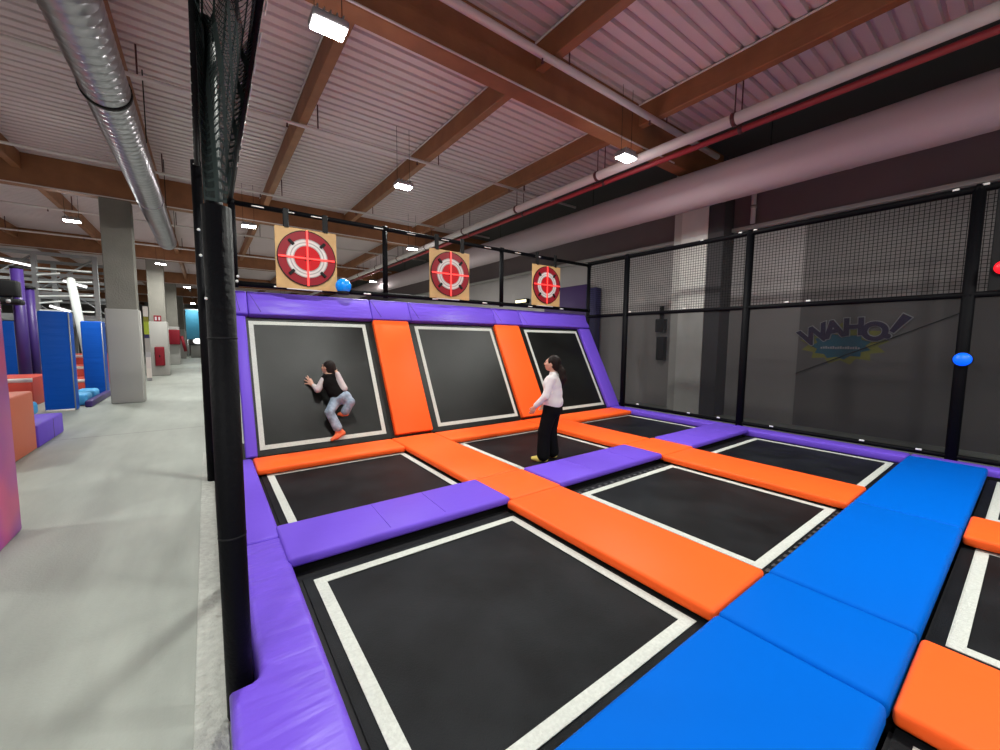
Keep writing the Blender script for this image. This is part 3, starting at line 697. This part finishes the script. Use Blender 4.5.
pbox('foam_kerb', (-2.97, 12.7, FL), (-2.84, 15.2, .06), M['purple_dark'], 'thin purple foam kerb along the play area beside the pillar', 'kerb', .03)
for i, (x, y) in enumerate(((-3.18, 13.4), (-3.2, 14.4), (-3.78, 11.8))):
    pbox('foam_wedge', (x - .2, y - .3, FL), (x + .2, y + .3, .2), M['lightblue'], ['light blue foam piece on the kerb between the blue posts, nearer one', 'light blue foam piece on the kerb between the blue posts, farther one', 'light blue foam piece beside the low purple block'][i], 'foam piece', .08, 'light blue foam pieces')
for i, (x0, y0, x1, y1, z) in enumerate(((-6.4, 12.2, -4.0, 13.4, .30), (-6.4, 13.6, -4.0, 14.9, .62), (-4.9, 17.0, -3.5, 18.0, .3), (-4.9, 18.2, -3.5, 19.2, .65), (-4.9, 19.4, -3.5, 20.3, 1.0))):
    o = pbox('foam_step', (x0, y0, FL), (x1, y1, z), M['red_foam'], ['wide red foam step with a white edge, lower one behind the orange block', 'wide red foam step with a white edge, upper one behind the orange block', 'red foam step seen between the blue posts, lowest', 'red foam step seen between the blue posts, middle', 'red foam step seen between the blue posts, highest'][i], 'step', .03, 'red foam steps')
    obj('white_edge', box((-(x1 - x0) / 2, -(y1 - y0) / 2 - .012, z - FL - .12), ((x1 - x0) / 2, -(y1 - y0) / 2 + .02, z - FL - .02)), M['white_foam'], o)
# steel play frame
t = thing('climbing_frame', 'grey steel climbing frame tower behind the blue padded posts', 'climbing frame', (-6.2, 21.2, FL))
XS = [-4.6, -2.6, -.9, .7, 2.3]; YS = [0, 2.4, 5]
for x in XS:
    for y in YS: obj('post', box((x - .07, y - .07, 0), (x + .07, y + .07, 4.85)), M['grey_steel'], t, smooth=False)
for z in (2.5, 3.35, 4.05, 4.8):
    for y in YS: obj('beam', box((XS[0], y - .05, z - .06), (XS[-1], y + .05, z + .06)), M['grey_steel'], t, smooth=False)
for i, (a, b) in enumerate(zip(XS, XS[1:])):
    obj('brace', tube((a, 0, 3.4), (b, 0, 4.75), .035, 8), M['grey_steel'], t)
    obj('brace', tube((b, 2.4, 2.6), (a, 2.4, 4.0), .035, 8), M['grey_steel'], t)
    obj('deck_panel', box((a + .1, .1, 2.2), (b - .1, 4.9, 2.26)), M['lamp'], t, smooth=False)
for i in range(7):
    obj('rung', tube((.75, -.05, 2.7 + .26 * i), (1.35 if i % 2 else 2.2, -.05, 2.7 + .26 * i + (.12 if i % 3 else 0)), .03, 8), M['white_tube'], t)
for i in range(4):
    obj('rung', tube((-2.5, -.05, 3.0 + .33 * i), (-1.2, -.05, 3.15 + .33 * i), .03, 8), M['white_tube'], t)
# light tubes hung in the frame
for i, (x, z, ln) in enumerate(((-1.9, 3.0, .9), (-.6, 3.55, 1.1), (1.5, 3.7, .6), (-3.2, 3.6, 1.0), (1.1, 2.75, .5), (-.2, 4.35, .9))):
    obj('tube_lamp', tube((x, -.5, z - FL), (x + ln, -.4, z - .18 - FL), .035, 10), glow('tube_light', (1, 1, .98), 2.2), t); obj('lamp_batten', tube((x, -.45, z + .05 - FL), (x + ln, -.35, z - .13 - FL), .03, 8), M['lamp'], t)
for i, (x, y, z) in enumerate(((-4.58, 15.6, 3.55), (-4.45, 15.9, 3.05))):
    o = thing('padded_post', ['purple padded post with a black pulley box, behind the orange block', 'dark purple padded post beside the nearest blue post'][i], 'padding', (x, y, FL))
    obj('sleeve', tube((0, 0, 0), (0, 0, z), .125 if i == 0 else .10, 18), M['purple_dark'], o); obj('cap', tube((0, 0, z), (0, 0, z + .06), .13, 18), M['steel_black'], o)
t = thing('pulley_box', 'black pulley machine on the purple post', 'machine', (-4.75, 15.15, 2.8))
obj('casing', box((-.75, -.2, -.15), (.32, .1, .28), .04, 2), M['steel_black'], t)
obj('belt', box((-.8, -.24, -.35), (.36, .14, -.2), .05, 2), M['steel_black'], t)
for i in range(5): obj('roller', tube((-.65 + .2 * i, -.26, -.27), (-.65 + .2 * i, -.2, -.27), .05, 12), M['lamp'], t)
t = thing('inflated_tube', 'tall white soft tube leaning between the two blue posts', 'tube', (-3.66, 16.9, FL))
obj('sleeve', tube((.10, 0, .95), (-.14, 0, 3.45), .10, 18), M['white_tube'], t); obj('tip', ball((-.14, 0, 3.45), .10, (1, 1, 1.1), 16), M['white_tube'], t); obj('stand', tube((.10, 0, 0), (.10, 0, .95), .06, 14), M['red_foam'], t)
t = thing('extinguisher_box', 'red extinguisher box on the grey padded sleeve', 'cabinet', (-2.22, 22.66, .8))
obj('casing', box((-.17, -.2, -.45), (.17, .0, .42), .05, 3), M['red_metal'], t); obj('latch', box((-.02, -.215, -.05), (.02, -.2, .05)), M['steel_black'], t)
t = thing('hose_cabinet', 'red hose cabinet with a curved hose beyond the extinguisher pillar', 'cabinet', (-2.1, 32.15, 1.65))
obj('casing', box((-.32, -.25, -.45), (.25, .1, .5), .03, 2), M['red_metal'], t); obj('hose', tube((.32, -.1, .1), (.5, -.1, -.9), .09, 10), M['red_metal'], t)
t = thing('exit_plate', 'small red sign above the padding of the extinguisher pillar', 'sign', (-2.23, 22.69, 2.49))
obj('plate', box((-.13, -.02, -.13), (.13, .0, .13)), M['red_metal'], t, smooth=False)
for sx in (-1, 1): obj('pictogram', box((sx * .06 - .03, -.026, -.08), (sx * .06 + .03, -.021, .07)), M['white_print'], t, smooth=False)
t = thing('roll_up_banner', 'narrow colourful banner stand between the first two pillars', 'banner', (-2.39, 20.0, FL))
for z0, z1, m in ((.0, .12, 'grey_steel'), (.12, .5, 'white_foam'), (.5, .95, 'pipe'), (.95, 1.15, 'white_print'), (1.15, 1.7, 'pillarpad'), (1.7, 1.85, 'navy'), (1.85, 2.35, 'lime'), (2.35, 2.55, 'yellow_print'), (2.55, 2.95, 'white_foam')): obj('panel', box((-.075, -.03, z0), (.075, .03, z1)), M[m], t, smooth=False)
t = thing('wall_banner', 'blue banner at the far end of the corridor', 'banner', (-1.0, 45, FL))
obj('sheet', box((-.9, -.04, 1.6), (.9, .04, 4.3)), M['far_blue'], t, smooth=False); obj('rail', tube((-.95, 0, 4.3), (.95, 0, 4.3), .05, 8), M['grey_steel'], t)
for s in (-1, 1): obj('leg', tube((s * .85, 0, 0), (s * .85, 0, 1.6), .04, 8), M['grey_steel'], t)
t = thing('reception_desk', 'pale desk with a lit top at the corridor end below the blue banner', 'desk', (-.9, 43.5, FL))
obj('desk_body', box((-.7, -.4, 0), (.8, .4, 1.1), .03, 1), M['pillarpad'], t); obj('worktop', box((-.8, -.5, 1.1), (.9, .5, 1.17)), M['steel_black'], t); obj('lamp_dome', ball((-.2, 0, 1.45), .35, (1, 1, .7), 14), glow('desk_dome', (1, 1, .97), 1.5), t)

# ------------------------------------------------------------------ people
def sdf_mesh(prims, h=.008, k=.02, pad_=.03):
    """prims: ('c', a, b, ra, rb) tapered capsule | ('e', centre, radii, 3x3 rows) ellipsoid -> smooth union -> surface nets"""
    lo = np.array([1e9] * 3); hi = -lo
    for p in prims:
        if p[0] == 'c':
            for q, r in ((p[1], p[3]), (p[2], p[4])): lo = np.minimum(lo, np.array(q) - r); hi = np.maximum(hi, np.array(q) + r)
        else: r = max(p[2]); lo = np.minimum(lo, np.array(p[1]) - r); hi = np.maximum(hi, np.array(p[1]) + r)
    lo -= pad_; hi += pad_
    n = np.ceil((hi - lo) / h).astype(int) + 1
    ax = [lo[i] + h * np.arange(n[i]) for i in range(3)]
    D = np.full(n, 1e3, np.float32)
    for p in prims:
        if p[0] == 'c': R = max(p[3], p[4]); bl = np.minimum(p[1], p[2]) - R; bh = np.maximum(p[1], p[2]) + R
        else: R = max(p[2]); bl = np.array(p[1]) - R; bh = np.array(p[1]) + R
        i0 = np.maximum(((bl - k * 2 - 2 * h - lo) / h).astype(int), 0); i1 = np.minimum(((bh + k * 2 + 2 * h - lo) / h).astype(int) + 2, n)
        s = tuple(slice(i0[i], i1[i]) for i in range(3))
        X, Y, Z = np.meshgrid(ax[0][s[0]], ax[1][s[1]], ax[2][s[2]], indexing='ij')
        P = np.stack((X, Y, Z), -1)
        if p[0] == 'c':
            a = np.array(p[1], float); ab = np.array(p[2], float) - a; t_ = np.clip(((P - a) @ ab) / max(ab @ ab, 1e-9), 0, 1)
            d = np.linalg.norm(P - a - t_[..., None] * ab, axis=-1) - (p[3] + (p[4] - p[3]) * t_)
        else:
            R3 = np.array(p[3], float); q = (P - np.array(p[1])) @ R3.T; r = np.array(p[2], float)
            k0 = np.linalg.norm(q / r, axis=-1); k1 = np.linalg.norm(q / (r * r), axis=-1); d = k0 * (k0 - 1) / np.maximum(k1, 1e-6)
        o = D[s]; kk = p[5] if p[0] == 'c' and len(p) > 5 else k
        hh = np.clip(.5 + .5 * (o - d) / kk, 0, 1); nd = o + (d - o) * hh - kk * hh * (1 - hh)
        D[s] = np.where(o > 500, d, nd)
    ins = D < 0; nx, ny, nz = n
    cnt = np.zeros((nx - 1, ny - 1, nz - 1), int); acc = np.zeros((nx - 1, ny - 1, nz - 1, 3)); ne = np.zeros((nx - 1, ny - 1, nz - 1), int)
    corner = lambda A, i, j, l: A[i:nx - 1 + i, j:ny - 1 + j, l:nz - 1 + l]
    for axis in range(3):
        for u in (0, 1):
            for v in (0, 1):
                c0 = [0, 0, 0]; o2 = [q for q in range(3) if q != axis]; c0[o2[0]] = u; c0[o2[1]] = v; c1 = list(c0); c1[axis] = 1
                a, b = corner(D, *c0), corner(D, *c1); x = (a < 0) != (b < 0)
                tt = np.where(x, a / np.where(x, a - b, 1), 0)
                for q in range(3): acc[..., q] += np.where(x, c0[q] + (tt if q == axis else 0), 0)
                ne += x
    act = ne > 0; idx = -np.ones(act.shape, int); idx[act] = np.arange(act.sum())
    base = np.argwhere(act); pos = lo + h * (base + acc[act] / ne[act][:, None])
    faces = []
    for axis in range(3):
        o2 = [(axis + 1) % 3, (axis + 2) % 3]
        sl0 = [slice(None)] * 3; sl1 = [slice(None)] * 3; sl0[axis] = slice(0, n[axis] - 1); sl1[axis] = slice(1, n[axis])
        A = ins[tuple(sl0)]; B = ins[tuple(sl1)]
        for flip in (0, 1):
            E_ = np.argwhere((A & ~B) if flip == 0 else (~A & B))
            E_ = E_[(E_[:, o2[0]] > 0) & (E_[:, o2[1]] > 0) & (E_[:, o2[0]] < n[o2[0]] - 1) & (E_[:, o2[1]] < n[o2[1]] - 1)]
            q = []
            for (du, dv) in ((1, 1), (0, 1), (0, 0), (1, 0)):
                e = E_.copy(); e[:, o2[0]] -= du; e[:, o2[1]] -= dv; q.append(idx[e[:, 0], e[:, 1], e[:, 2]])
            q = np.stack(q, -1); q = q if flip == 0 else q[:, ::-1]
            faces += q.tolist()
    return (pos.tolist(), [], faces)

def smooth_mesh(o, it=3):
    bm = bmesh.new(); bm.from_mesh(o.data)
    for _ in range(it): bmesh.ops.smooth_vert(bm, verts=bm.verts, factor=.4, use_axis_x=True, use_axis_y=True, use_axis_z=True)
    bm.to_mesh(o.data); bm.free()
    for p in o.data.polygons: p.use_smooth = True

def frame(f, u):
    f = V(f).normalized(); r = f.cross(V(u)).normalized(); u = r.cross(f); return r, f, u       # right, forward, up
def head_prims(c, f, u, s):
    """skin prims of a head of height s; c = head centre"""
    r, f, u = frame(f, u); c = V(c); rows = (r, f, u)
    P = lambda x, y, z: c + (r * x + f * y + u * z) * s
    E_ = lambda x, y, z, a, b, d: ('e', P(x, y, z), (a * s, b * s, d * s), rows)
    K = lambda a, b, ra, rb: ('c', P(*a), P(*b), ra * s, rb * s)
    L = [E_(0, -.04, .09, .36, .42, .40), E_(0, .10, -.16, .29, .31, .34), K((0, .30, -.38), (0, .22, -.42), .10, .10),
         K((0, .42, .06), (0, .50, -.10), .04, .065), E_(0, .40, -.26, .13, .06, .05), E_(0, .38, .13, .24, .06, .05)]
    for sx in (-1, 1):
        L += [E_(sx * .365, -.02, -.05, .05, .10, .14), E_(sx * .18, .30, -.10, .13, .12, .12)]
    return L, P
def hand_prims(w_, d, side, n, s, curl=.35, spread=.12):
    """w_ wrist, d pointing direction, side = direction of the thumb, n = palm facing"""
    w_, d, side, n = V(w_), V(d).normalized(), V(side).normalized(), V(n).normalized()
    L = []; palm = w_ + d * .075 * s
    L += [('c', w_, w_ + d * .03 * s, .021 * s, .024 * s)]
    for i in range(4):
        o_ = side * (.026 - .0175 * i) * s
        k = w_ + d * .082 * s + o_; L.append(('c', w_ + d * .02 * s + o_ * .6, k, .015 * s, .0115 * s))
        dd = (d + side * spread * (1.2 - .8 * i) / 1.0).normalized(); ln = [.066, .075, .070, .055][i] * s
        a = k + dd * ln * .42 + n * curl * .012 * s; b = a + (dd + n * curl).normalized() * ln * .32; c = b + (dd * .8 + n * curl * 1.8).normalized() * ln * .26
        L += [('c', k, a, .0092 * s, .0085 * s), ('c', a, b, .0085 * s, .0078 * s), ('c', b, c, .0078 * s, .0068 * s)]
    t0 = w_ + d * .025 * s + side * .02 * s; t1 = t0 + (d * .6 + side * .9 + n * .3).normalized() * .038 * s; t2 = t1 + (d * .9 + side * .5 + n * .3).normalized() * .032 * s
    L += [('c', t0, t1, .013 * s, .0105 * s), ('c', t1, t2, .0100 * s, .0085 * s)]
    return [q + (.003,) for q in L]
def cap(a, b, ra, rb): return ('c', V(a), V(b), ra, rb)
def foot_prims(ank, heel, toe, s=1):
    ank, heel, toe = V(ank), V(heel), V(toe); m = heel.lerp(toe, .55)
    return [cap(ank, heel, .034 * s, .032 * s), cap(heel, m, .032 * s, .036 * s), cap(m, toe, .036 * s, .024 * s), cap(ank, m, .032 * s, .03 * s)]
def eyes_mouth(P, s, r, f, u, root):
    for sx in (-1, 1):
        bm = bmesh.new(); add_ball(bm, (0, 0, 0), 1, n=12)
        bmesh.ops.transform(bm, matrix=Matrix.Translation(P(sx * .16, .405, .02)) @ Matrix((r, f, u)).transposed().to_4x4() @ Matrix.Diagonal((.055 * s, .025 * s, .03 * s, 1)), verts=bm.verts)
        obj('eye', bm, M['eye'], root)
    bm = bmesh.new(); add_ball(bm, (0, 0, 0), 1, n=12)
    bmesh.ops.transform(bm, matrix=Matrix.Translation(P(0, .455, -.26)) @ Matrix((r, f, u)).transposed().to_4x4() @ Matrix.Diagonal((.10 * s, .022 * s, .022 * s, 1)), verts=bm.verts)
    obj('mouth', bm, M['lip'], root)

# --- girl standing on the middle flat trampoline
ev = V((.594, .804, 0)); er = V((.804, -.594, 0))
f1 = (-er * .93 + ev * .37).normalized(); rr = f1.cross(V((0, 0, 1)))
O1 = V((3.19, 2.86, 0)) + er * .06
def g(x, y, z): return O1 + rr * x + f1 * y + V((0, 0, z))      # x to her right, y forward
S1 = .205
hp, HP = head_prims(g(0, .0, 1.325), f1 + V((0, 0, .12)), (0, 0, 1), S1)
body = list(hp)
body += [cap(g(0, -.015, 1.25), g(0, -.025, 1.15), .046, .05)]
body += [cap(g(-.10, -.03, 1.125), g(.10, -.03, 1.125), .055, .055), cap(g(0, -.005, 1.07), g(0, -.01, .92), .088, .08), cap(g(-.05, -.005, 1.05), g(.05, -.005, 1.05), .08, .08), cap(g(-.06, -.02, .76), g(.06, -.02, .76), .105, .105), cap(g(0, -.02, .92), g(0, -.02, .78), .085, .095)]
# legs
LH, LK, LA = g(-.08, -.01, .72), g(-.10, .07, .39), g(-.115, .07, .085)
RH, RK, RA = g(.08, -.02, .72), g(.10, .03, .39), g(.12, .0, .085)
for a, b, c in ((LH, LK, LA), (RH, RK, RA)): body += [cap(a, b, .083, .055), cap(b, c, .055, .036)]
body += foot_prims(LA, g(-.115, .04, .032), g(-.135, .21, .026)) + foot_prims(RA, g(.12, -.03, .032), g(.13, .14, .026))
LS, LE, LW = g(-.155, -.03, 1.12), g(-.205, .03, .90), g(-.20, .165, .765)
RS, RE, RW = g(.155, -.03, 1.12), g(.205, -.01, .89), g(.20, .13, .76)
for a, b, c in ((LS, LE, LW), (RS, RE, RW)): body += [cap(a, b, .042, .032), cap(b, c, .032, .022)]
body += hand_prims(LW, LW - LE + V((0, 0, -.10)), f1, rr, .95, .5) + hand_prims(RW, RW - RE + V((0, 0, -.10)), f1, -rr, .95, .5)
girl = obj('person', sdf_mesh(body, .0045, .018), M['skin']); smooth_mesh(girl, 1)
tag(girl, 'girl in a white top and black trousers standing on a flat trampoline', 'person')
top = [cap(g(-.115, -.03, 1.115), g(.115, -.03, 1.115), .068, .068), cap(g(-.05, -.01, 1.04), g(.05, -.01, 1.04), .115, .115), cap(g(0, -.01, 1.05), g(0, -.02, .85), .125, .12), cap(g(-.04, -.02, .92), g(.04, -.02, .92), .115, .115), cap(g(-.055, -.025, .80), g(.055, -.025, .80), .122, .122), cap(g(0, -.02, 1.185), g(0, -.022, 1.14), .056, .064)]
for a, b, c in ((LS, LE, LW), (RS, RE, RW)): top += [cap(a, b, .054, .047), cap(b, b.lerp(c, .95), .047, .036)]
o = obj('knit_top', sdf_mesh(top, .007, .022), M['shirt'], girl); smooth_mesh(o, 2)
tr = [cap(g(-.06, -.02, .775), g(.06, -.02, .775), .110, .110), cap(g(-.06, -.025, .70), g(.06, -.025, .70), .116, .116)]
for a, b, c in ((LH, LK, LA), (RH, RK, RA)): tr += [cap(a, b, .100, .084), cap(b, c + V((0, 0, .0)), .084, .088)]
o = obj('trousers', sdf_mesh(tr, .007, .02), M['trouser'], girl); smooth_mesh(o, 2)
for a, h_, t_ in ((LA, g(-.115, .04, .034), g(-.135, .21, .03)), (RA, g(.12, -.03, .034), g(.13, .14, .03))):
    o = obj('sock', sdf_mesh(foot_prims(a, h_, t_, 1.16), .006, .015), M['sock_yellow'], girl); smooth_mesh(o, 2)
fr = frame(f1 + V((0, 0, .12)), (0, 0, 1))
hr = [('e', HP(0, -.12, .13), (.43 * S1, .46 * S1, .44 * S1), fr), ('e', HP(0, -.30, -.12), (.36 * S1, .26 * S1, .36 * S1), fr), cap(HP(0, -.50, -.20), HP(.0, -.70, -.42), .046, .042), cap(HP(0, -.70, -.42), HP(.02, -.86, -.9), .050, .046), cap(HP(.02, -.86, -.9), HP(.05, -.80, -1.5), .046, .015), cap(HP(.02, -.86, -.8), HP(.02, -.72, -1.3), .04, .015)]
o = obj('hair', sdf_mesh(hr, .006, .02), M['hair'], girl); smooth_mesh(o, 2)
obj('hair_band', tube(HP(0, -.62, -.33), HP(0, -.68, -.40), .049, 14), M['tred'], girl)
eyes_mouth(HP, S1, *fr, girl)

# --- girl climbing the first sloped bed; joints given as (x, s, off the bed)
FC, PX, CAMP = 397.307, r2, mw.translation.copy()
def J(u, v, o):     # joint seen in this direction, lying o above the sloped bed
    d = fw + r2 * ((u - 500) / FC) + u2 * ((375 - v) / FC); p0 = V((0, YB, ZB)) + NV * o
    return CAMP + d * ((p0 - CAMP).dot(NV) / d.dot(NV))
S2 = .19
f2, up2 = V((-.62, .72, .12)), V((.10, .10, 1))
hp, HP2 = head_prims(J(328, 367.5, .24), f2, up2, S2)
nk = J(329.5, 375, .22); ch = J(330.5, 384, .20); be = J(335, 392, .19); pv = J(340, 397, .19)
LS, RS = J(325.5, 378, .19), J(336, 378, .23)
LE, LW = J(317.8, 389.5, .13), J(313.5, 385.5, .05)
RE, RW = J(344, 388.5, .26), J(337, 372.5, .31)
LH, LK, LA = J(337.5, 398, .17), J(329.5, 412, .15), J(337.5, 427.5, .09)
RH, RK, RA = J(344.5, 397.5, .19), J(350.5, 402, .22), J(345.5, 411, .13)
body = list(hp)
body += [cap(HP2(0, -.05, -.35), nk, .042, .046), cap(LS, RS, .05, .05), cap(nk, ch, .06, .09), cap(ch, be, .092, .088), cap(be, pv, .088, .10)]
for a, b, c in ((LH, LK, LA), (RH, RK, RA)): body += [cap(a, b, .070, .046), cap(b, c, .046, .033)]
Lf = (J(343, 433, .05), J(332, 439.5, .035)); Rf = (J(346.5, 413.5, .11), J(339, 414, .07))
body += foot_prims(LA, *Lf, .9) + foot_prims(RA, *Rf, .9)
for a, b, c in ((LS, LE, LW), (RS, RE, RW)): body += [cap(a, b, .038, .03), cap(b, c, .03, .021)]
body += hand_prims(LW, J(309, 381.5, .03) - LW, V((.2, .2, .9)), -NV, 1.1, .1, .55)
body += hand_prims(RW, HP2(.25, -.2, .05) - RW, V((-.5, .3, .5)), -f2, .9, .7)
kid = obj('person', sdf_mesh(body, .0045, .018), M['skin']); smooth_mesh(kid, 1)
tag(kid, 'girl in a black vest and pale jeans climbing the sloped trampoline', 'person')
vs_ = [cap(LS, RS, .060, .060), cap(nk.lerp(ch, .4), ch, .085, .104), cap(ch, be, .106, .104), cap(be, pv.lerp(be, .35), .104, .108)]
o = obj('vest', sdf_mesh(vs_, .007, .025), M['vest'], kid); smooth_mesh(o, 2)
for a, b, c in ((LS, LE, LW), (RS, RE, RW)):
    o = obj('sleeve', sdf_mesh([cap(a, b, .056, .046), cap(b, b.lerp(c, .92), .046, .033)], .006, .02), M['sleeve'], kid); smooth_mesh(o, 2)
tr = [cap(be.lerp(pv, .75), pv, .098, .110), cap(LH, RH, .098, .100)]
for a, b, c in ((LH, LK, LA), (RH, RK, RA)): tr += [cap(a, b, .088, .062), cap(b, c, .062, .066)]
o = obj('jeans', sdf_mesh(tr, .007, .02), M['jean'], kid); smooth_mesh(o, 2)
for a, (h_, t_) in ((LA, Lf), (RA, Rf)):
    o = obj('sock', sdf_mesh(foot_prims(a, h_, t_, 1.06), .006, .015), M['sock_orange'], kid); smooth_mesh(o, 2)
fr2 = frame(f2, up2)
hr = [('e', HP2(0, -.10, .13), (.43 * S2, .46 * S2, .44 * S2), fr2), ('e', HP2(0, -.30, -.14), (.38 * S2, .27 * S2, .40 * S2), fr2), cap(HP2(.05, -.5, -.05), HP2(.1, -.6, -.55), .036, .03), cap(HP2(.1, -.6, -.55), HP2(.15, -.45, -1.0), .03, .012)]
o = obj('hair', sdf_mesh(hr, .006, .02), M['hair'], kid); smooth_mesh(o, 2)
eyes_mouth(HP2, S2, *fr2, kid)

# ------------------------------------------------------------------ view
sc.view_settings.view_transform = 'Standard'; sc.view_settings.look = 'None'; sc.view_settings.gamma = 1; sc.view_settings.use_curve_mapping = False
sc.view_settings.exposure = 0.0
sc.cycles.max_bounces = 8; sc.cycles.diffuse_bounces = 4; sc.cycles.glossy_bounces = 3; sc.cycles.transparent_max_bounces = 16
sc.cycles.use_denoising = True
sc.cycles.use_adaptive_sampling = False
